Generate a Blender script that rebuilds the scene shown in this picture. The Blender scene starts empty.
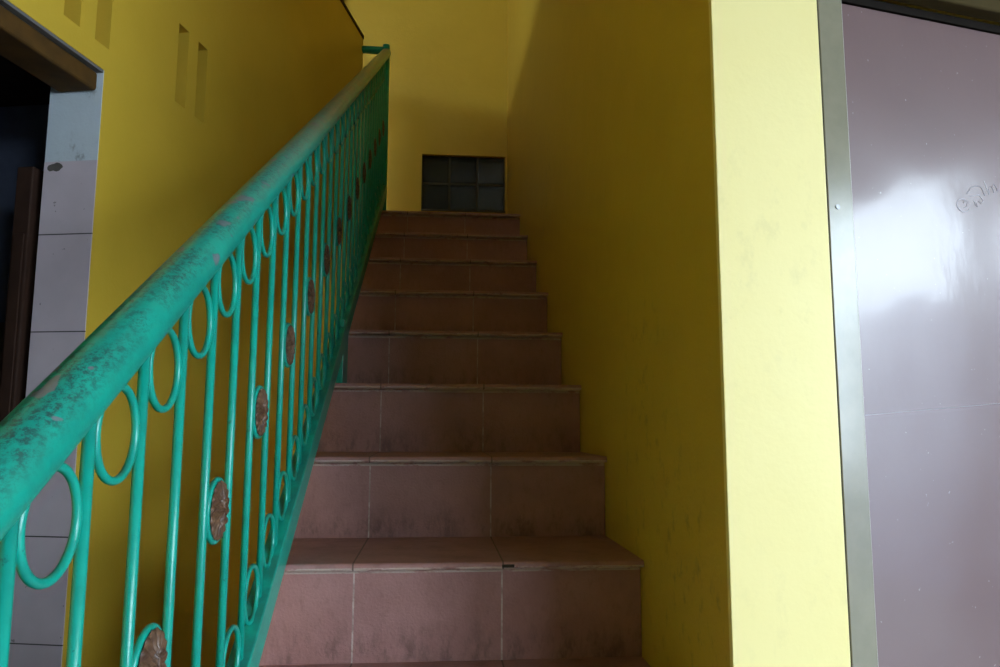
import bpy, bmesh, math, random
from mathutils import Vector, Matrix
random.seed(4)
PI = math.pi
SC = bpy.context.scene
COL = SC.collection

# ------------------------------------------------------------------ numbers
RISE, GO = 0.1973, 0.3231          # riser height, tread depth
Y1, Z1 = 1.5519, -0.2736           # nose of the fourth-last visible step, metres from the camera
XW = 0.432                         # stair face of the right-hand wall
XS = -0.352                        # open left end of the steps
YB = 4.57                          # back wall
FLOOR = -1.262
K0, KT = -3, 8                     # first and top step
XJ, TILE = -0.1595, 0.30
XR = -0.305                        # plane of the railing
WALL_END = Vector((-0.435, 4.05, 0)); WALL_ROT = math.radians(12.0)
SLOPE = RISE / GO
def nose_z(k): return Z1 + (k - 1) * RISE
def nose_y(k): return Y1 + (k - 1) * GO
def line_z(y): return Z1 + 0.61 * (y - Y1)

# ------------------------------------------------------------------ materials
def mat(name):
    m = bpy.data.materials.new(name); m.use_nodes = True
    nt = m.node_tree
    return m, nt, nt.nodes['Principled BSDF']
def N(nt, kind, **kw):
    n = nt.nodes.new(kind)
    for k, v in kw.items(): setattr(n, k, v)
    return n
def L(nt, a, b): nt.links.new(a, b)
def math_node(nt, op, a, b=None, c=None):
    n = N(nt, 'ShaderNodeMath', operation=op)
    for i, v in enumerate((a, b, c)):
        if v is None: continue
        if isinstance(v, (int, float)): n.inputs[i].default_value = v
        else: L(nt, v, n.inputs[i])
    return n.outputs[0]
def ramp(nt, fac, p0, p1):
    n = N(nt, 'ShaderNodeMapRange'); n.interpolation_type = 'SMOOTHSTEP'
    L(nt, fac, n.inputs[0]); n.inputs[1].default_value = p0; n.inputs[2].default_value = p1
    return n.outputs[0]
def mix(nt, fac, a, b):
    n = N(nt, 'ShaderNodeMix', data_type='RGBA')
    if isinstance(fac, (int, float)): n.inputs[0].default_value = fac
    else: L(nt, fac, n.inputs[0])
    for i, v in ((6, a), (7, b)):
        if isinstance(v, tuple): n.inputs[i].default_value = (*v, 1)
        else: L(nt, v, n.inputs[i])
    return n.outputs[2]
def pos(nt, obj=False):
    if obj: return N(nt, 'ShaderNodeTexCoord').outputs['Object']
    return N(nt, 'ShaderNodeNewGeometry').outputs['Position']
def noise(nt, vec, scale, detail=4, rough=0.55, stretch=None):
    if stretch:
        mp = N(nt, 'ShaderNodeMapping'); mp.inputs['Scale'].default_value = stretch
        L(nt, vec, mp.inputs['Vector']); vec = mp.outputs[0]
    n = N(nt, 'ShaderNodeTexNoise'); L(nt, vec, n.inputs['Vector'])
    n.inputs['Scale'].default_value = scale; n.inputs['Detail'].default_value = detail
    n.inputs['Roughness'].default_value = rough
    return n.outputs[0]
def bump(nt, b, h, strength, dist=0.002):
    n = N(nt, 'ShaderNodeBump'); n.inputs['Strength'].default_value = strength; n.inputs['Distance'].default_value = dist
    L(nt, h, n.inputs['Height']); L(nt, n.outputs[0], b.inputs['Normal'])
def xyz(nt, vec):
    s = N(nt, 'ShaderNodeSeparateXYZ'); L(nt, vec, s.inputs[0]); return s.outputs

def paint(name, base, var, rough=0.55, stains=(), bs=0.12, stain_col=(0.10, 0.075, 0.02)):
    m, nt, b = mat(name); P = pos(nt)
    c = mix(nt, ramp(nt, noise(nt, P, 3.5, 6, 0.6), 0.35, 0.7), base, var)
    for (cx, cy, cz, r, amt) in stains:               # scuffs and hand marks with a place of their own
        d = N(nt, 'ShaderNodeVectorMath', operation='DISTANCE'); L(nt, P, d.inputs[0]); d.inputs[1].default_value = (cx, cy, cz)
        near = ramp(nt, d.outputs['Value'], r, r * 0.25)
        blot = ramp(nt, noise(nt, P, 30, 6, 0.7, (1, 0.8, 0.6)), 0.52, 0.70)
        c = mix(nt, math_node(nt, 'MULTIPLY', math_node(nt, 'MULTIPLY', near, blot), amt), c, stain_col)
    L(nt, c, b.inputs['Base Color']); b.inputs['Roughness'].default_value = rough
    h = math_node(nt, 'ADD', noise(nt, P, 26, 3), math_node(nt, 'MULTIPLY', noise(nt, P, 150, 2), 0.35))
    bump(nt, b, h, bs, 0.01)
    return m
def flat(name, col, rough=0.6, metal=0.0, var=None, scale=20, bs=0.0):
    m, nt, b = mat(name)
    b.inputs['Roughness'].default_value = rough; b.inputs['Metallic'].default_value = metal
    P = pos(nt); nz = noise(nt, P, scale, 5)
    c = mix(nt, ramp(nt, nz, 0.3, 0.7), col, var or tuple(x * 0.85 for x in col))
    L(nt, c, b.inputs['Base Color'])
    if bs: bump(nt, b, nz, bs, 0.004)
    return m

M = {}
YEL = (0.67, 0.465, 0.050)
M['yellow'] = paint('yellow_wall_paint', YEL, (0.63, 0.435, 0.044), 0.42,
                    stains=[(XW, 1.50, -0.20, 0.42, 0.28), (XW, 1.22, -0.28, 0.25, 0.35), (XW, 2.9, 0.95, 0.3, 0.25), (XW, 1.55, 0.15, 0.22, 0.3)])
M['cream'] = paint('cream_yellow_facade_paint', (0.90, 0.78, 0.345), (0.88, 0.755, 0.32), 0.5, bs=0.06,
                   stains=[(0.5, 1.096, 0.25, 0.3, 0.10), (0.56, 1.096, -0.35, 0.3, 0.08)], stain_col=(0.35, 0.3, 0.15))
M['plaster'] = paint('pale_blue_plaster', (0.62, 0.70, 0.75), (0.55, 0.62, 0.66), 0.7,
                     stains=[(-0.9, 1.95, 0.9, 0.09, 0.8), (-0.95, 1.95, 0.68, 0.10, 0.6)], stain_col=(0.08, 0.07, 0.06))
M['grey_plaster'] = flat('grey_plaster', (0.16, 0.16, 0.165), 0.8)
M['concrete'] = flat('raw_concrete', (0.13, 0.115, 0.10), 0.9, var=(0.08, 0.07, 0.06), scale=12, bs=0.3)
M['ceiling'] = flat('ceiling_paint', (0.22, 0.20, 0.16), 0.85)
M['outside'] = flat('grey_render', (0.18, 0.175, 0.17), 0.85)
M['yard'] = flat('lilac_grey_render', (0.33, 0.335, 0.42), 0.9)
M['floor'] = flat('grey_floor_tile', (0.15, 0.14, 0.135), 0.45)
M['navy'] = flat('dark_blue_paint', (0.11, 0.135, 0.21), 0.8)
M['dado'] = flat('dark_brown_dado', (0.12, 0.075, 0.055), 0.6)
M['beam'] = flat('brown_painted_wood', (0.115, 0.058, 0.014), 0.75, var=(0.08, 0.042, 0.012), scale=14)
M['dark_wood'] = flat('dark_brown_wood', (0.045, 0.022, 0.014), 0.7, var=(0.03, 0.015, 0.010), scale=9)
for q in ('beam', 'dark_wood'): M[q].node_tree.nodes['Principled BSDF'].inputs['Specular IOR Level'].default_value = 0.15
M['rosette'] = flat('bronze_brown_paint', (0.150, 0.080, 0.042), 0.45, 0.0, var=(0.060, 0.030, 0.018), scale=90)
M['near_black'] = flat('near_black_fill', (0.03, 0.022, 0.01), 0.9)
M['head_gap'] = flat('near_black_head_gap', (0.012, 0.009, 0.007), 0.95)
M['hood'] = flat('olive_brown_hood', (0.060, 0.043, 0.016), 0.9)
for q in ('head_gap', 'hood'): M[q].node_tree.nodes['Principled BSDF'].inputs['Specular IOR Level'].default_value = 0.1

def make_teal(name, wear):
    m, nt, b = mat(name); P = pos(nt)
    c = mix(nt, ramp(nt, noise(nt, P, 30, 4), 0.35, 0.7), (0.004, 0.335, 0.248), (0.004, 0.275, 0.208))
    nrm = xyz(nt, N(nt, 'ShaderNodeNewGeometry').outputs['Normal'])[2]
    top = ramp(nt, nrm, 0.05, 0.75)
    yy = xyz(nt, P)[1]
    if wear:                                           # hands have rubbed the top of the pipe down to grey primer
        scr = ramp(nt, noise(nt, P, 170, 10, 0.85, (1.0, 0.6, 1.0)), 0.46, 0.57)
        area = ramp(nt, noise(nt, P, 11, 4), 0.30, 0.52)
        c = mix(nt, math_node(nt, 'MULTIPLY', math_node(nt, 'MULTIPLY', scr, area), math_node(nt, 'ADD', math_node(nt, 'MULTIPLY', top, 0.85), 0.06)), c, (0.025, 0.055, 0.055))
        rub = math_node(nt, 'MULTIPLY', math_node(nt, 'MULTIPLY', ramp(nt, yy, 0.9, 2.2), top), ramp(nt, noise(nt, P, 40, 6, 0.7), 0.28, 0.60))
        c = mix(nt, math_node(nt, 'MULTIPLY', rub, 0.80), c, (0.24, 0.20, 0.15))
        chip = ramp(nt, noise(nt, P, 34, 2, 0.4, (1.0, 0.7, 1.0)), 0.66, 0.675)
        c = mix(nt, math_node(nt, 'MULTIPLY', chip, 0.85), c, (0.17, 0.165, 0.19))
    else:
        scr = ramp(nt, noise(nt, P, 70, 6, 0.7), 0.62, 0.70)
        c = mix(nt, math_node(nt, 'MULTIPLY', scr, 0.65), c, (0.02, 0.10, 0.09))
        grime = math_node(nt, 'MULTIPLY', ramp(nt, nrm, 0.4, 0.9), ramp(nt, noise(nt, P, 18, 5), 0.35, 0.6))
        c = mix(nt, math_node(nt, 'MULTIPLY', grime, 0.55), c, (0.02, 0.09, 0.08))
    L(nt, c, b.inputs['Base Color']); b.inputs['Roughness'].default_value = 0.30
    bump(nt, b, noise(nt, P, 120, 3), 0.10, 0.002)
    return m
M['rail'] = make_teal('worn_teal_enamel', True)
M['teal'] = make_teal('teal_enamel', False)

TH_ = 0.015
def make_tile(name, riser):
    m, nt, b = mat(name); P = pos(nt); O = pos(nt, True)
    px = xyz(nt, P)[0]; oz = xyz(nt, O)[2]
    c = mix(nt, ramp(nt, noise(nt, P, 7, 5, 0.6), 0.3, 0.7), (0.42, 0.215, 0.202), (0.350, 0.170, 0.158))
    fine = noise(nt, P, 60, 7, 0.7, (1.0, 1.0, 0.55))
    c = mix(nt, math_node(nt, 'MULTIPLY', ramp(nt, fine, 0.48, 0.72), 0.28), c, (0.19, 0.085, 0.065))
    if riser:                                          # shoe scuffs along the bottom of each riser
        band = ramp(nt, oz, 0.10, 0.015)
        scuff = math_node(nt, 'MULTIPLY', band, ramp(nt, noise(nt, P, 24, 7, 0.72, (1.2, 1, 0.5)), 0.44, 0.66))
        c = mix(nt, math_node(nt, 'MULTIPLY', scuff, 0.60), c, (0.10, 0.055, 0.050))
    else:
        c = mix(nt, math_node(nt, 'MULTIPLY', ramp(nt, noise(nt, P, 16, 6, 0.7), 0.45, 0.7), 0.40), c, (0.14, 0.070, 0.055))
    if not riser:                                      # pale worn arris along every nose's lower edge, caught light painted in
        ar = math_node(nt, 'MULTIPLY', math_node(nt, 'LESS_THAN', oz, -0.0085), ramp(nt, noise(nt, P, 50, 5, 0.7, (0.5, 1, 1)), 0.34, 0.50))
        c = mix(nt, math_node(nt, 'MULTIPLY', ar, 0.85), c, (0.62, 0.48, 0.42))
    fr = math_node(nt, 'FRACT', math_node(nt, 'DIVIDE', math_node(nt, 'SUBTRACT', px, XJ - 30 * TILE - 0.0018), TILE))
    g = math_node(nt, 'LESS_THAN', fr, 0.0036 / TILE)
    gcol = mix(nt, ramp(nt, noise(nt, P, 40, 4), 0.4, 0.6), (0.58, 0.48, 0.43), (0.36, 0.26, 0.23)) if riser else (0.10, 0.055, 0.045)
    c = mix(nt, math_node(nt, 'MULTIPLY', g, 0.85), c, gcol)
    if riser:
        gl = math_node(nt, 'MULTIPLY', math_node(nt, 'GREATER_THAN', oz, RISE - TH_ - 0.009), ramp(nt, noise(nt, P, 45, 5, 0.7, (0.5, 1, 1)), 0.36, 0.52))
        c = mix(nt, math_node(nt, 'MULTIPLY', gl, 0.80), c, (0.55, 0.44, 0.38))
    L(nt, c, b.inputs['Base Color']); b.inputs['Roughness'].default_value = 0.50
    h = math_node(nt, 'SUBTRACT', math_node(nt, 'ADD', fine, noise(nt, P, 190, 3)), math_node(nt, 'MULTIPLY', g, 1.2))
    bump(nt, b, h, 0.40, 0.003)
    return m
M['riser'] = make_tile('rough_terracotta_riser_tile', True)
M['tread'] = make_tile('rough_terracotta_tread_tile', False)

def make_jamb_tile():
    m, nt, b = mat('pale_lilac_wall_tile'); P = pos(nt)
    z = xyz(nt, P)[2]
    c = mix(nt, ramp(nt, noise(nt, P, 10, 5), 0.3, 0.7), (0.62, 0.53, 0.57), (0.57, 0.49, 0.525))
    fr = math_node(nt, 'FRACT', math_node(nt, 'DIVIDE', math_node(nt, 'SUBTRACT', z, 0.232 - 10 * 0.2525 - 0.0015), 0.2525))
    g = math_node(nt, 'LESS_THAN', fr, 0.003 / 0.2525)
    c = mix(nt, g, c, (0.06, 0.05, 0.05))
    spots = ramp(nt, noise(nt, P, 55, 3, 0.5), 0.72, 0.74)
    c = mix(nt, math_node(nt, 'MULTIPLY', spots, 0.6), c, (0.12, 0.10, 0.10))
    L(nt, c, b.inputs['Base Color']); b.inputs['Roughness'].default_value = 0.3
    return m
M['jamb_tile'] = make_jamb_tile()

def make_door():
    m, nt, b = mat('glossy_mauve_brown_door'); P = pos(nt)
    c = mix(nt, ramp(nt, noise(nt, P, 4, 4), 0.3, 0.7), (0.150, 0.090, 0.088), (0.138, 0.082, 0.081))
    dust = ramp(nt, noise(nt, P, 130, 2, 0.5), 0.74, 0.76)
    c = mix(nt, math_node(nt, 'MULTIPLY', dust, 0.5), c, (0.4, 0.36, 0.36))
    L(nt, c, b.inputs['Base Color'])
    b.inputs['Roughness'].default_value = 0.34
    b.inputs['IOR'].default_value = 1.5
    b.inputs['Specular IOR Level'].default_value = 0.45; b.inputs['Coat Weight'].default_value = 0.5; b.inputs['Coat Roughness'].default_value = 0.125; b.inputs['Coat IOR'].default_value = 1.5
    h = math_node(nt, 'ADD', noise(nt, P, 3.2, 2, 0.4), math_node(nt, 'MULTIPLY', noise(nt, P, 70, 3, 0.6, (1, 1, 0.5)), 0.03))
    n = N(nt, 'ShaderNodeBump'); n.inputs['Strength'].default_value = 0.5; n.inputs['Distance'].default_value = 0.012
    L(nt, h, n.inputs['Height']); L(nt, n.outputs[0], b.inputs['Normal']); L(nt, n.outputs[0], b.inputs['Coat Normal'])
    return m
M['door'] = make_door()
M['door_mark'] = flat('raised_mauve_scribble', (0.50, 0.45, 0.50), 0.35)
M['door_mark'].node_tree.nodes['Principled BSDF'].inputs['Coat Weight'].default_value = 0.6
M['alu'] = flat('grey_painted_aluminium', (0.225, 0.205, 0.14), 0.20, 0.0, var=(0.20, 0.185, 0.125), scale=30, bs=0.05)
M['alu_edge'] = flat('pale_aluminium_bead', (0.50, 0.47, 0.42), 0.35, 0.6)
M['screw'] = flat('steel_screw', (0.20, 0.20, 0.20), 0.4, 0.8)
M['mortar'] = flat('glass_block_mortar', (0.09, 0.078, 0.045), 0.8)
def make_glass():
    m, nt, b = mat('ribbed_glass_block'); P = pos(nt)
    b.inputs['Base Color'].default_value = (0.07, 0.075, 0.055, 1)
    b.inputs['Roughness'].default_value = 0.12; b.inputs['Transmission Weight'].default_value = 0.85; b.inputs['Specular IOR Level'].default_value = 0.2; b.inputs['IOR'].default_value = 1.3
    w = N(nt, 'ShaderNodeTexWave'); w.bands_direction = 'X'; w.inputs['Scale'].default_value = 22; w.inputs['Distortion'].default_value = 1.5
    L(nt, P, w.inputs['Vector'])
    bump(nt, b, w.outputs['Fac'], 0.5, 0.004)
    return m
M['glass'] = make_glass()

# ------------------------------------------------------------------ mesh helpers
def link(name, bm, m, parent=None, smooth=False, bevel=0.0, mats=None):
    bmesh.ops.remove_doubles(bm, verts=bm.verts, dist=1e-6)
    bmesh.ops.recalc_face_normals(bm, faces=bm.faces)
    me = bpy.data.meshes.new(name); bm.to_mesh(me); bm.free()
    for x in (mats or [m]): me.materials.append(x)
    if smooth:
        for p in me.polygons: p.use_smooth = True
    o = bpy.data.objects.new(name, me); COL.objects.link(o)
    if parent: o.parent = parent
    if bevel:
        md = o.modifiers.new('soft_edge', 'BEVEL'); md.width = bevel; md.segments = 3; md.limit_method = 'ANGLE'
    return o
def struct(name, bm, m, **kw):
    o = link(name, bm, m, **kw)
    o['kind'] = 'structure'
    return o
def box(bm, x0, x1, y0, y1, z0, z1):
    v = [bm.verts.new(p) for p in ((x0, y0, z0), (x1, y0, z0), (x1, y1, z0), (x0, y1, z0), (x0, y0, z1), (x1, y0, z1), (x1, y1, z1), (x0, y1, z1))]
    for f in ((3, 2, 1, 0), (4, 5, 6, 7), (0, 1, 5, 4), (1, 2, 6, 5), (2, 3, 7, 6), (3, 0, 4, 7)):
        bm.faces.new([v[i] for i in f])
    return bm
def boxm(*a): return box(bmesh.new(), *a)
def prism(bm, pts, axis, a0, a1):
    """pts: outline in the two other axes (in x,y,z order), extruded along axis"""
    def P(u, v, w):
        return {'x': (w, u, v), 'y': (u, w, v), 'z': (u, v, w)}[axis]
    A = [bm.verts.new(P(u, v, a0)) for u, v in pts]; B = [bm.verts.new(P(u, v, a1)) for u, v in pts]
    n = len(pts)
    bm.faces.new(A); bm.faces.new(B[::-1])
    for i in range(n): bm.faces.new((A[i], B[i], B[(i + 1) % n], A[(i + 1) % n]))
    return bm
def tube(bm, pts, r, seg=14, cap=True):
    pts = [Vector(p) for p in pts]; rings = []
    up = None
    for i, p in enumerate(pts):
        t = (pts[min(i + 1, len(pts) - 1)] - pts[max(i - 1, 0)]).normalized()
        if up is None:
            up = t.orthogonal().normalized()
        up = (up - t * up.dot(t)).normalized(); w = t.cross(up)
        rings.append([bm.verts.new(p + r * (math.cos(2 * PI * j / seg) * up + math.sin(2 * PI * j / seg) * w)) for j in range(seg)])
    for a, b in zip(rings, rings[1:]):
        for j in range(seg): bm.faces.new((a[j], a[(j + 1) % seg], b[(j + 1) % seg], b[j]))
    if cap:
        bm.faces.new(rings[0][::-1]); bm.faces.new(rings[-1])
    return bm
def torus_x(bm, R, r, seg=40, sides=10):
    """a ring lying in the y-z plane round the origin"""
    V = []
    for i in range(seg):
        a = 2 * PI * i / seg
        V.append([bm.verts.new((r * math.sin(2 * PI * j / sides), (R + r * math.cos(2 * PI * j / sides)) * math.cos(a), (R + r * math.cos(2 * PI * j / sides)) * math.sin(a))) for j in range(sides)])
    for i in range(seg):
        for j in range(sides):
            bm.faces.new((V[i][j], V[(i + 1) % seg][j], V[(i + 1) % seg][(j + 1) % sides], V[i][(j + 1) % sides]))
    return bm
def wall_grid(u0, u1, v0, v1, t, holes, put):
    """wall panel in (u, v) with rectangular holes (u0,u1,v0,v1,depth or None=through); put(u, v, w) -> point, w from 0 (face) to -t"""
    bm = bmesh.new()
    us = sorted({u0, u1, *[h[0] for h in holes], *[h[1] for h in holes]})
    vs = sorted({v0, v1, *[h[2] for h in holes], *[h[3] for h in holes]})
    def hole(u, v):
        for h in holes:
            if h[0] < u < h[1] and h[2] < v < h[3]: return h
    def quad(*p): bm.faces.new([bm.verts.new(put(*q)) for q in p])
    for a, b in zip(us, us[1:]):
        for c, d in zip(vs, vs[1:]):
            h = hole((a + b) / 2, (c + d) / 2)
            if h is None:
                quad((a, c, 0), (b, c, 0), (b, d, 0), (a, d, 0)); quad((a, c, -t), (b, c, -t), (b, d, -t), (a, d, -t))
            elif h[4] is not None:
                quad((a, c, -h[4]), (b, c, -h[4]), (b, d, -h[4]), (a, d, -h[4])); quad((a, c, -t), (b, c, -t), (b, d, -t), (a, d, -t))
    rects = [(u0, u1, v0, v1, None)] + list(holes)
    for (a, b, c, d, e) in rects:
        w = -(t if e is None else e)
        if a > u0 or (a, b, c, d) == (u0, u1, v0, v1): quad((a, c, 0), (a, d, 0), (a, d, w), (a, c, w))
        if b < u1 or (a, b, c, d) == (u0, u1, v0, v1): quad((b, c, 0), (b, d, 0), (b, d, w), (b, c, w))
        if c > v0 or (a, b, c, d) == (u0, u1, v0, v1): quad((a, c, 0), (b, c, 0), (b, c, w), (a, c, w))
        if d < v1 or (a, b, c, d) == (u0, u1, v0, v1): quad((a, d, 0), (b, d, 0), (b, d, w), (a, d, w))
    return bm
def thing(name, label, cat, loc=(0, 0, 0), rotz=0.0, group=None, kind=None):
    o = bpy.data.objects.new(name, None); COL.objects.link(o)
    o.location = loc; o.rotation_euler = (0, 0, rotz); o['label'] = label; o['category'] = cat
    o.empty_display_size = 0.1
    if group: o['group'] = group
    if kind: o['kind'] = kind
    return o

# ------------------------------------------------------------------ the staircase
st = thing('staircase', 'straight flight of rough terracotta tiled steps between yellow walls', 'staircase', (0, nose_y(K0) + 0.035, FLOOR))
def rel(o):                                             # parts are built in world coordinates, then hung on the thing
    o.location = Vector(o.location) - Vector(o.parent.location); return o
OV, TH = 0.030, 0.015
def tread_mesh(depth):
    bm = bmesh.new()
    prof = []
    for i in range(7):
        a = PI / 2 + PI * i / 6
        prof.append((TH / 2 + math.cos(a) * TH / 2, -TH / 2 + math.sin(a) * TH / 2))
    prof = prof + [(depth, -TH), (depth, 0)]
    prism(bm, prof, 'x', XS, XW - 0.0015)
    bmesh.ops.recalc_face_normals(bm, faces=bm.faces)
    me = bpy.data.meshes.new('tread'); bm.to_mesh(me); bm.free(); me.materials.append(M['tread'])
    return me
riser_me = None
bm = boxm(XS, XW - 0.0015, 0, 0.02, 0, RISE - TH)
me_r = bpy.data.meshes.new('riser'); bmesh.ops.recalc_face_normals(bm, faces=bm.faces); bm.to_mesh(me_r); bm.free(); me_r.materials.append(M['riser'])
bm = boxm(XS, XW - 0.0015, 0, 0.02, 0, nose_z(K0) - FLOOR - TH)
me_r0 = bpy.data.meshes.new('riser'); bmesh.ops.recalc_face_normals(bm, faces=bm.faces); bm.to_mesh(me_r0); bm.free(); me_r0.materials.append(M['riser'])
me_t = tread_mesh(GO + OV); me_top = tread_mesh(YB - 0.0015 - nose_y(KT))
for k in range(K0, KT + 1):
    o = bpy.data.objects.new('riser', me_r0 if k == K0 else me_r); COL.objects.link(o); o.parent = st
    o.location = (0, nose_y(k) + OV, FLOOR if k == K0 else nose_z(k) - RISE); rel(o)
    o = bpy.data.objects.new('tread', me_top if k == KT else me_t); COL.objects.link(o); o.parent = st
    o.location = (0, nose_y(k), nose_z(k)); rel(o)
# the concrete carriage under the tiles, open to the gap on the left
pts = [(nose_y(K0) + OV + 0.02, FLOOR)]
for k in range(K0, KT + 1):
    pts += [(nose_y(k) + OV + 0.02, nose_z(k) - TH)]
    if k < KT: pts += [(nose_y(k + 1) + OV + 0.02, nose_z(k) - TH)]
pts += [(YB - 0.0015, nose_z(KT) - TH), (YB - 0.0015, nose_z(KT) - 0.16), (nose_y(KT) + 0.25, nose_z(KT) - 0.16), (nose_y(K0) + 0.75, FLOOR)]
bm = prism(bmesh.new(), pts, 'x', XS + 0.004, XW - 0.0015)
rel(link('carriage', bm, M['concrete'], st))
# the chip in the nose of the big bottom step, put in as a dark box
bm = boxm(0.138, 0.163, Y1 - 0.0012, Y1 + 0.006, Z1 - 0.0105, Z1 - 0.0045)
o = rel(link('nose_chip', bm, M['near_black'], st)); o['label'] = 'dark chip broken out of a step nose'

# landing that turns left past the end of the parapet
bm = boxm(-2.9, XS, 4.06, YB, nose_z(KT) - 0.16, nose_z(KT))
struct('floor_landing', bm, M['tread'])

# ------------------------------------------------------------------ the railing
Y0R, YEND = 0.36, 4.05
rail = thing('stair_railing', 'teal painted iron stair railing with rings and brown flower medallions', 'railing', (XR, Y0R, nose_z(K0)))
RAILZ, BAR_T = 0.838, 0.073
def rz(y): return line_z(y) + RAILZ
def part(name, bm, m, smooth=False, parent=rail, bevel=0.0):
    o = link(name, bm, m, parent, smooth, bevel); o.location = -Vector(rail.location) if parent is rail else (0, 0, 0)
    return o
bm = bmesh.new()
tube(bm, [(XR, y, rz(y)) for y in [Y0R + (YEND - Y0R) * i / 40 for i in range(41)]], 0.0265, 28)
part('handrail', bm, M['rail'], True)
# flat bottom bar
a0, a1 = Y0R, YEND
bm = prism(bmesh.new(), [(a0, line_z(a0) + 0.006), (a1, line_z(a1) + 0.006), (a1, line_z(a1) + BAR_T), (a0, line_z(a0) + BAR_T)], 'x', XR - 0.018, XR + 0.018)
part('bottom_bar', bm, M['teal'], False, bevel=0.003)
# foot plate on the third step
fy = nose_y(3)
bm = boxm(XR - 0.012, XR + 0.013, fy + 0.19, fy + 0.31, nose_z(3) + 0.001, line_z(fy + 0.30) + 0.03)
part('foot_plate', bm, M['teal'], bevel=0.002)
# end posts
bm = tube(bmesh.new(), [(XR, YEND, nose_z(KT) + 0.001), (XR, YEND, rz(YEND) + 0.045)], 0.020, 20)
part('end_post', bm, M['teal'], True)
bm = tube(bmesh.new(), [(XR, Y0R, nose_z(K0) + 0.001), (XR, Y0R, rz(Y0R) + 0.02)], 0.022, 20)
part('newel_post', bm, M['teal'], True)
bm = tube(bmesh.new(), [(XR - 0.005, YEND, rz(YEND) + 0.012), (WALL_END.x - 0.03, YEND - 0.005, rz(YEND) + 0.012)], 0.021, 16)
part('wall_stub', bm, M['teal'], True)
# balusters, all alike: a round bar from the bottom bar up into the pipe
SP, B1 = 0.1158, 0.582
def shared(name, bm, m, smooth=True):
    bmesh.ops.recalc_face_normals(bm, faces=bm.faces)
    me = bpy.data.meshes.new(name); bm.to_mesh(me); bm.free(); me.materials.append(m)
    for p in me.polygons: p.use_smooth = smooth
    return me
def put(name, me, parent, loc):
    o = bpy.data.objects.new(name, me); COL.objects.link(o); o.parent = parent; o.location = loc
    return o
ybase = Vector(rail.location)
h0, h1 = 0.045, RAILZ - 0.012
me_b = shared('baluster', tube(bmesh.new(), [(0, 0, h0), (0, 0, h1)], 0.0058, 12), M['teal'])
RO, RT = 0.0455, 0.0042
me_ring = shared('ring', torus_x(bmesh.new(), RO, RT), M['teal'])
me_rim = shared('medallion', torus_x(bmesh.new(), RO - 0.003, RT), M['teal'])
def rosette_bm():
    """a cast flower: fluted petals round a small scrolled boss, relief on both faces"""
    bm = bmesh.new(); nr, na, R = 14, 120, RO - 0.0035
    for side in (1, -1):
        rows = []
        for i in range(nr + 1):
            rr = R * i / nr; row = []
            for j in range(na):
                a = 2 * PI * j / na; q = i / nr
                flute = abs(math.cos(8.0 * a + 1.1 * math.sin(3 * q)))
                h = 0.0020 + 0.006 * (1 - 0.5 * q * q) * flute * min(1, q * 4) + 0.006 * max(0, 1 - (q / 0.28) ** 2)
                h += 0.0022 * math.sin(9 * PI * q) * math.exp(-((q - 0.35) / 0.2) ** 2)
                edge = 1.0 - 0.06 * (1 - flute) * (q > 0.8)
                row.append(bm.verts.new((side * (h if i < nr else 0.002), rr * edge * math.cos(a), rr * edge * math.sin(a))))
            rows.append(row)
        for i in range(nr):
            for j in range(na):
                f = [rows[i][j], rows[i][(j + 1) % na], rows[i + 1][(j + 1) % na], rows[i + 1][j]]
                bm.faces.new(f if side > 0 else f[::-1])
    bmesh.ops.remove_doubles(bm, verts=bm.verts, dist=1e-5)
    return bm
me_ros = shared('rosette', rosette_bm(), M['rosette'])
nb = int((YEND - 0.05 - B1) / SP) + 1
ks = list(range(-1, nb))
for k in ks:
    y = B1 + k * SP
    put('baluster', me_b, rail, Vector((XR, y, line_z(y))) - ybase)
for k in ks[:-1]:
    y = B1 + (k + 0.5) * SP
    put('top_ring', me_ring, rail, Vector((XR, y, line_z(y) + 0.751)) - ybase)
    put('bottom_ring', me_ring, rail, Vector((XR, y, line_z(y) + 0.1235)) - ybase)
    if k % 2 == 0 and k >= 0:
        r = put('medallion_rim', me_rim, rail, Vector((XR, y, line_z(y) + 0.428)) - ybase)
        o = put('rosette', me_ros, r, (0.003, 0, 0)); o.rotation_euler = (random.uniform(-0.3, 0.3), 0, 0)
        o['label'] = 'brown flower rosette'

# ------------------------------------------------------------------ left wall (turned 12 degrees), parapet above, doorway
ca, sa = math.cos(WALL_ROT), math.sin(WALL_ROT)
def lw(s, z, w):                                        # s along the wall, w out of the wall face
    return (WALL_END.x + sa * s + ca * w, WALL_END.y + ca * s - sa * w, z)
TL = 0.148
LINTEL = 0.9245
DOOR0, DOOR1 = -3.10, -2.142
holes = [(DOOR0, DOOR1, FLOOR - 0.01, LINTEL, None)]
for a in (-2.303, -2.187, -1.812, -1.697):
    holes.append((a, a + 0.058, 0.988, 1.243, 0.085))
bm = wall_grid(-7.4, 0.0, FLOOR - 0.02, 2.163, TL, holes, lw)
struct('wall_left', bm, M['yellow'])
bm = bmesh.new()                                        # dark worn capping on the parapet
for (s0, s1, z0, z1, w0, w1) in ((-2.9, 0.0, 2.163, 2.183, -TL - 0.003, 0.004),):
    P8 = [lw(s, z, w) for z in (z0, z1) for (s, w) in ((s0, w0), (s0, w1), (s1, w1), (s1, w0))]
    v = [bm.verts.new(p) for p in P8]
    for f in ((3, 2, 1, 0), (4, 5, 6, 7), (0, 1, 5, 4), (1, 2, 6, 5), (2, 3, 7, 6), (3, 0, 4, 7)): bm.faces.new([v[i] for i in f])
struct('trim_1', bm, M['dark_wood'])

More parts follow.
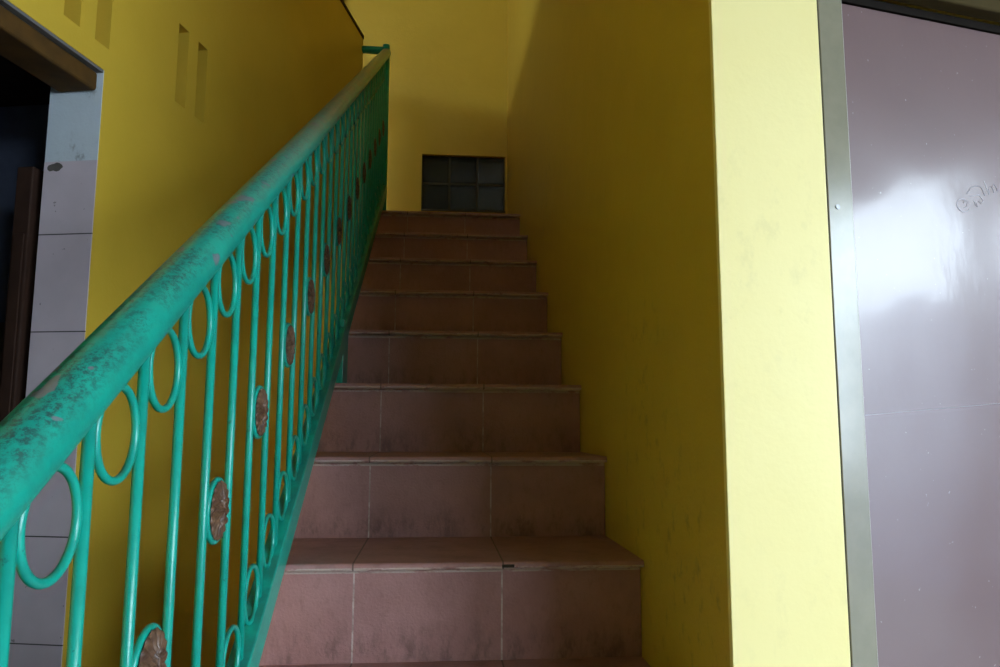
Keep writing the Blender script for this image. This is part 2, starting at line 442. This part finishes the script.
def lbox(bm, s0, s1, w0, w1, z0, z1):
    P8 = [lw(s, z, w) for z in (z0, z1) for (s, w) in ((s0, w0), (s0, w1), (s1, w1), (s1, w0))]
    v = [bm.verts.new(p) for p in P8]
    for f in ((3, 2, 1, 0), (4, 5, 6, 7), (0, 1, 5, 4), (1, 2, 6, 5), (2, 3, 7, 6), (3, 0, 4, 7)): bm.faces.new([v[i] for i in f])
    return bm
# reveal of the doorway: pale tiles below, bluish plaster above
struct('trim_2', lbox(bmesh.new(), DOOR1 - 0.003, DOOR1, -TL - 0.001, -0.0006, FLOOR, 0.679), M['jamb_tile'])
struct('trim_3', lbox(bmesh.new(), DOOR1 - 0.002, DOOR1, -TL - 0.001, -0.0006, 0.679, LINTEL), M['plaster'])
bm = bmesh.new()                                        # broken corner of the top tile
ring = []
for i in range(14):
    a = 2 * PI * i / 14; rr = 0.016 * (0.7 + 0.5 * random.random())
    ring.append((-0.118 + rr * 1.25 * math.cos(a), 0.664 + rr * 0.75 * math.sin(a)))
A = [bm.verts.new(lw(DOOR1 - 0.0036, z, w)) for w, z in ring]; B = [bm.verts.new(lw(DOOR1 - 0.002, z, w)) for w, z in ring]
bm.faces.new(A); bm.faces.new(B[::-1])
for i in range(14): bm.faces.new((A[i], A[(i + 1) % 14], B[(i + 1) % 14], B[i]))
struct('trim_4', bm, M['concrete'])
struct('trim_5', lbox(bmesh.new(), DOOR0, DOOR1, -TL, -0.001, LINTEL - 0.008, LINTEL - 0.0005), M['grey_plaster'])
# wooden head beam of the door frame
bm = lbox(bmesh.new(), DOOR0, DOOR1 - 0.003, -0.122, -0.014, 0.866, LINTEL - 0.008)
struct('trim_6', bm, M['beam'], bevel=0.008)

# the dark room behind the doorway
def lquad(name, s0, s1, w0, w1, z0, z1, m): return struct(name, lbox(bmesh.new(), s0, s1, w0, w1, z0, z1), M[m])
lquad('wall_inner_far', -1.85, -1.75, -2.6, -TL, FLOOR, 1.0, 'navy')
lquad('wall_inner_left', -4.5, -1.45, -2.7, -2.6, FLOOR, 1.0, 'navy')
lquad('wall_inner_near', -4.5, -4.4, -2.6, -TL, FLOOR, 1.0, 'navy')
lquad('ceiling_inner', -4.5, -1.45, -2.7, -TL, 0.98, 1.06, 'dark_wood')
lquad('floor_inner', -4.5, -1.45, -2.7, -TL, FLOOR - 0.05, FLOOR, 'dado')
lquad('trim_7', -1.86, -1.85, -2.6, -TL - 0.3, FLOOR, 0.30, 'dado')
# the wooden door leaf folded back behind the wall
lf = thing('wooden_door', 'dark brown wooden door standing open inside the unlit room at left', 'door', lw(-2.13, FLOOR, -0.17), -WALL_ROT)
bm = boxm(-0.052, -0.005, -0.02, 0.02, 0.012, 1.93)
link('door_leaf', bm, M['dark_wood'], lf, bevel=0.004)
bm = boxm(-0.044, -0.014, -0.024, -0.0195, 0.25, 0.9); box(bm, -0.044, -0.014, -0.024, -0.0195, 1.05, 1.75)
link('raised_panel', bm, M['dark_wood'], lf, bevel=0.003)

# ------------------------------------------------------------------ right wall of the flight and the column on its end
YC, XC = 1.096, 0.608
bm = boxm(XW, XC, YC + 0.012, YB + 0.15, FLOOR - 0.02, 3.35)
struct('wall_right', bm, M['yellow'])
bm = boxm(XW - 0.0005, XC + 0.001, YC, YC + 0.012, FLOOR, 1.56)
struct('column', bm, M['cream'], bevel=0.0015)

# back wall with the glass block window
WX0, WX1, WZ0, WZ1 = -0.107, 0.419, 1.336, 1.696
bm = wall_grid(-3.1, XW, FLOOR - 0.02, 3.35, 0.15, [(WX0, WX1, WZ0, WZ1, None)], lambda u, v, w: (u, YB - w, v))
struct('wall_back', bm, M['yellow'])
win = thing('window_1', 'small dark window of six glass blocks at the head of the stairs', 'window', (WX0, YB, WZ0), kind='structure')
bm = bmesh.new(); cw, ch, g = (WX1 - WX0) / 3, (WZ1 - WZ0) / 2, 0.007
blocks = [(i * cw + g, (i + 1) * cw - g, j * ch + g, (j + 1) * ch - g) for i in range(3) for j in range(2)]
bm = wall_grid(0, 3 * cw, 0, 2 * ch, 0.075, [(a, b, c, d, None) for a, b, c, d in blocks], lambda u, v, w: (u, 0.028 - w, v))
link('mortar_grid', bm, M['mortar'], win)
for a, b, c, d in blocks:
    bm = boxm(a, b, 0.024, 0.100, c, d)
    link('glass_block', bm, M['glass'], win, bevel=0.006)
bm = boxm(0, 3 * cw, -0.006, 0.03, -0.008, 0.004)
link('sill_strip', bm, M['mortar'], win)
# added unseen box that keeps daylight out behind the glass blocks
bm = wall_grid(-0.5, 0.8, 0.9, 2.2, 0.6, [(-0.45, 0.75, 0.95, 2.15, 0.55)], lambda u, v, w: (u, YB + 0.15 - w, v))
struct('wall_dark_box', bm, M['concrete'])

# ------------------------------------------------------------------ upper floor over the stairwell
UL = -3.0
fl = [(UL, 1.1), lw(-2.99, 0, -TL)[:2], lw(0, 0, -TL)[:2], (UL, 4.02)]
struct('floor_upper', prism(bmesh.new(), fl, 'z', 1.06, 1.108), M['tread'])
UL_W = (1.3, 2.8, 2.62, 3.02)  # added unseen window, sized and placed to light the back wall
bm = wall_grid(1.0, YB + 0.15, 1.0, 3.35, 0.15, [(*UL_W, None)], lambda u, v, w: (UL + w, u, v))
struct('wall_upper_left', bm, M['yellow'])
UW = (-2.95, -1.05, 2.66, 2.82)  # unseen window slot, added for softer daylight on the back wall
struct('wall_upper_front', wall_grid(UL - 0.15, XC, 1.50, 3.35, 0.12, [(*UW, None)], lambda u, v, w: (u, 1.10 + w, v)), M['yellow'])
struct('ceiling_upper', boxm(UL - 0.15, XC, 0.98, YB + 0.15, 3.35, 3.45), M['ceiling'])
struct('trim_8', boxm(-0.655, -0.622, YB - 0.03, YB, 2.0, 3.3), M['dark_wood'])

# ------------------------------------------------------------------ metal door on the right, in a wall turned 12 degrees
DA = math.radians(12.0); DO = Vector((XC + 0.001, YC + 0.004, 0))
dc, ds = math.cos(DA), math.sin(DA)
def rw(u, z, w): return (DO.x + dc * u + ds * w, DO.y + ds * u - dc * w, z)     # w towards the viewer
def rbox(bm, u0, u1, w0, w1, z0, z1):
    P8 = [rw(u, z, w) for z in (z0, z1) for (u, w) in ((u0, w0), (u1, w0), (u1, w1), (u0, w1))]
    v = [bm.verts.new(p) for p in P8]
    for f in ((3, 2, 1, 0), (4, 5, 6, 7), (0, 1, 5, 4), (1, 2, 6, 5), (2, 3, 7, 6), (3, 0, 4, 7)): bm.faces.new([v[i] for i in f])
    return bm
DW, DTOP = 0.86, 0.700
F0, F1 = 0.003, 0.050
dr = thing('door_1', 'glossy mauve brown door in an aluminium frame beside the yellow column', 'door', (DO.x, DO.y, FLOOR), DA, kind='structure')
def dpart(name, u0, u1, w0, w1, z0, z1, m, bevel=0.0):
    return link(name, boxm(u0, u1, -w1, -w0, z0 - FLOOR, z1 - FLOOR), M[m], dr, bevel=bevel)
dpart('door_frame', F0, F1, -0.05, 0.002, FLOOR, 0.740, 'alu', 0.0015)
dpart('door_frame', F1 + DW + 0.004, F1 + DW + 0.037, -0.05, 0.002, FLOOR, 0.740, 'alu', 0.0015)
dpart('door_bead', F1, F1 + 0.004, -0.04, -0.002, FLOOR, DTOP + 0.004, 'alu_edge', 0.001)
dpart('dark_gap_strip', -0.001, F0 + 0.0003, -0.05, 0.0005, FLOOR, 0.740, 'near_black')  # near-black strip, the gap's shadow put in as colour
leaf = dpart('door_leaf', F1 + 0.004, F1 + DW + 0.003, -0.040, -0.006, FLOOR + 0.008, DTOP, 'door', 0.002)
dpart('door_head', F1, F1 + DW + 0.004, -0.05, -0.004, DTOP + 0.002, 0.716, 'head_gap')  # near-black bar painting the shade of the gap over the leaf
hood = boxm(F1 - 0.002, F1 + DW + 0.06, -0.030, 0.0, 0.716 - FLOOR, 0.86 - FLOOR)
link('door_hood', hood, M['hood'], dr, bevel=0.004)
bm = bmesh.new()                                        # thin pale line across the leaf
def dl(u, w, z): return (u, -w, z - FLOOR)
tube(bm, [dl(0.058, -0.0058, 0.018), dl(0.34, -0.0058, 0.040), dl(0.85, -0.0058, 0.075)], 0.0006, 6)
link('leaf_line', bm, M['door_mark'], leaf)
bm = bmesh.new()                                        # raised scribble
def scr(pts): tube(bm, [dl(u, -0.0058, z) for u, z in pts], 0.0007, 6)
def pt(x, y): return (0.287 + (x - 345) * 0.00025, 0.374 + (520 - y) * 0.000218)
scr([pt(345 + 58 * math.cos(t), 520 + 52 * math.sin(t)) for t in [0.4 + i * 0.42 for i in range(14)]])
scr([pt(*q) for q in ((350, 500), (362, 480), (380, 500), (372, 530), (350, 540))])
scr([pt(*q) for q in ((385, 420), (420, 370), (470, 348), (515, 355), (530, 390), (540, 420), (555, 410))])
scr([pt(*q) for q in ((410, 440), (450, 432), (490, 420), (510, 440), (525, 470), (505, 490), (480, 470))])
scr([pt(*q) for q in ((440, 470), (455, 510), (470, 520), (465, 490))])
scr([pt(*q) for q in ((545, 300), (560, 350), (580, 410))])
scr([pt(*q) for q in ((585, 400), (580, 360), (600, 335), (620, 360), (628, 390), (615, 350), (632, 320), (655, 350), (660, 375))])
link('scribble', bm, M['door_mark'], leaf)
bm = bmesh.new(); tube(bm, [dl(0.020, 0.001, 0.345), dl(0.020, 0.0035, 0.345)], 0.004, 12)
link('screw', bm, M['screw'], dr)
# handle on the far stile, outside the photograph
bm = bmesh.new(); tube(bm, [dl(F1 + DW - 0.06, -0.006, -0.25), dl(F1 + DW - 0.06, 0.04, -0.25), dl(F1 + DW - 0.17, 0.045, -0.25)], 0.009, 12)
link('door_handle', bm, M['screw'], leaf)
# wall round that door
RIGHT = 3.2; UEND = (RIGHT - DO.x) / dc + 0.1
bm = wall_grid(F0, UEND, FLOOR - 0.02, 1.55, 0.15, [(F0 + 0.0001, F1 + DW + 0.037, FLOOR - 0.019, 0.745, None)], lambda u, v, w: rw(u, v, w + 0.0))
struct('wall_front', bm, M['yellow'])
struct('wall_behind_door', rbox(bmesh.new(), -0.0, 1.2, -0.32, -0.28, FLOOR, 1.0), M['concrete'])

# ------------------------------------------------------------------ the porch the photograph is taken from
struct('floor', boxm(-2.3, RIGHT + 0.15, -3.4, 4.8, FLOOR - 0.08, FLOOR), M['floor'])
struct('ceiling', boxm(-2.4, RIGHT + 0.15, -3.4, 0.98, 1.50, 1.62), M['ceiling'])
struct('ceiling_corner', boxm(XC, RIGHT + 0.15, 0.98, 2.2, 1.50, 1.62), M['ceiling'])
OPEN_R = (-3.15, -0.16, FLOOR + 0.001, 1.25)
OPEN_S = (0.02, 0.36, 0.10, 1.05)
bm = wall_grid(-3.4, 1.9, FLOOR - 0.02, 1.5, 0.15, [(*OPEN_R, None), (*OPEN_S, None)], lambda u, v, w: (RIGHT - w, u, v))
struct('wall_porch_right', bm, M['outside'])
OPEN_B = (1.95, 3.17, 0.62, 1.28)  # unseen high opening, added to brighten the lower risers
struct('wall_porch_back', wall_grid(-2.4, RIGHT + 0.15, FLOOR - 0.02, 1.5, 0.15, [(*OPEN_B, None)], lambda u, v, w: (u, -3.2 + w, v)), M['outside'])
# the yard outside: paving, and added walls that block the low sky
struct('ground', boxm(-2.4, 5.6, -8.0, -3.4, FLOOR - 0.12, FLOOR - 0.02), M['outside'])
struct('ground_side', boxm(RIGHT + 0.15, 5.6, -3.4, 6.0, FLOOR - 0.12, FLOOR - 0.02), M['outside'])
struct('wall_sky_block', boxm(5.6, 5.8, -2.5, 6.0, FLOOR - 0.02, 1.00), M['yard'])
struct('wall_sky_block_low', boxm(5.6, 5.8, -8.0, -2.5, FLOOR - 0.02, -0.35), M['yard'])

# ------------------------------------------------------------------ daylight
W = bpy.data.worlds.new('overcast_sky'); SC.world = W; W.use_nodes = True
nt = W.node_tree; bg = nt.nodes['Background']
bg.inputs[0].default_value = (0.72, 0.87, 1.0, 1); bg.inputs[1].default_value = 23.5
def portal(name, loc, rot, sx, sy):
    l = bpy.data.lights.new(name, 'AREA'); l.shape = 'RECTANGLE'; l.size = sx; l.size_y = sy; l.cycles.is_portal = True
    o = bpy.data.objects.new(name, l); COL.objects.link(o); o.location = loc; o.rotation_euler = rot
def side(name, o): portal(name, (RIGHT + 0.05, (o[0] + o[1]) / 2, (o[2] + o[3]) / 2), (0, PI / 2, 0), o[3] - o[2], o[1] - o[0])
portal('daylight_added_opening', ((OPEN_B[0] + OPEN_B[1]) / 2, -3.4, (OPEN_B[2] + OPEN_B[3]) / 2), (PI / 2, 0, 0), OPEN_B[1] - OPEN_B[0], OPEN_B[3] - OPEN_B[2])
side('daylight_side_opening', OPEN_R); side('daylight_side_slot', OPEN_S)
portal('daylight_added_side_window', (UL - 0.2, (UL_W[0] + UL_W[1]) / 2, (UL_W[2] + UL_W[3]) / 2), (0, -PI / 2, 0), UL_W[3] - UL_W[2], UL_W[1] - UL_W[0])
portal('daylight_added_front_window', ((UW[0] + UW[1]) / 2, 0.95, (UW[2] + UW[3]) / 2), (PI / 2, 0, 0), UW[1] - UW[0], UW[3] - UW[2])

# ------------------------------------------------------------------ camera
cam = bpy.data.cameras.new('camera'); cam.sensor_width = 36.0; cam.lens = 36.0 * 749.37 / 1000.0; cam.clip_start = 0.02
co = bpy.data.objects.new('camera', cam); COL.objects.link(co)
pi_, ya, ro = 0.122377, 0.0850240, 0.003331
cp, sp, cy, sy = math.cos(pi_), math.sin(pi_), math.cos(ya), math.sin(ya)
Fv = Vector((sy * cp, cy * cp, sp)); Rv = Vector((cy, -sy, 0)); Uv = Rv.cross(Fv)
R2 = Rv * math.cos(ro) + Uv * math.sin(ro); U2 = -Rv * math.sin(ro) + Uv * math.cos(ro)
m3 = Matrix((R2, U2, -Fv)).transposed()
co.matrix_world = m3.to_4x4()
SC.camera = co
vs = SC.view_settings
SC.display_settings.display_device = 'sRGB'
vs.view_transform = 'Standard'; vs.look = 'None'; vs.gamma = 1.0; vs.use_curve_mapping = False; vs.exposure = 0.0
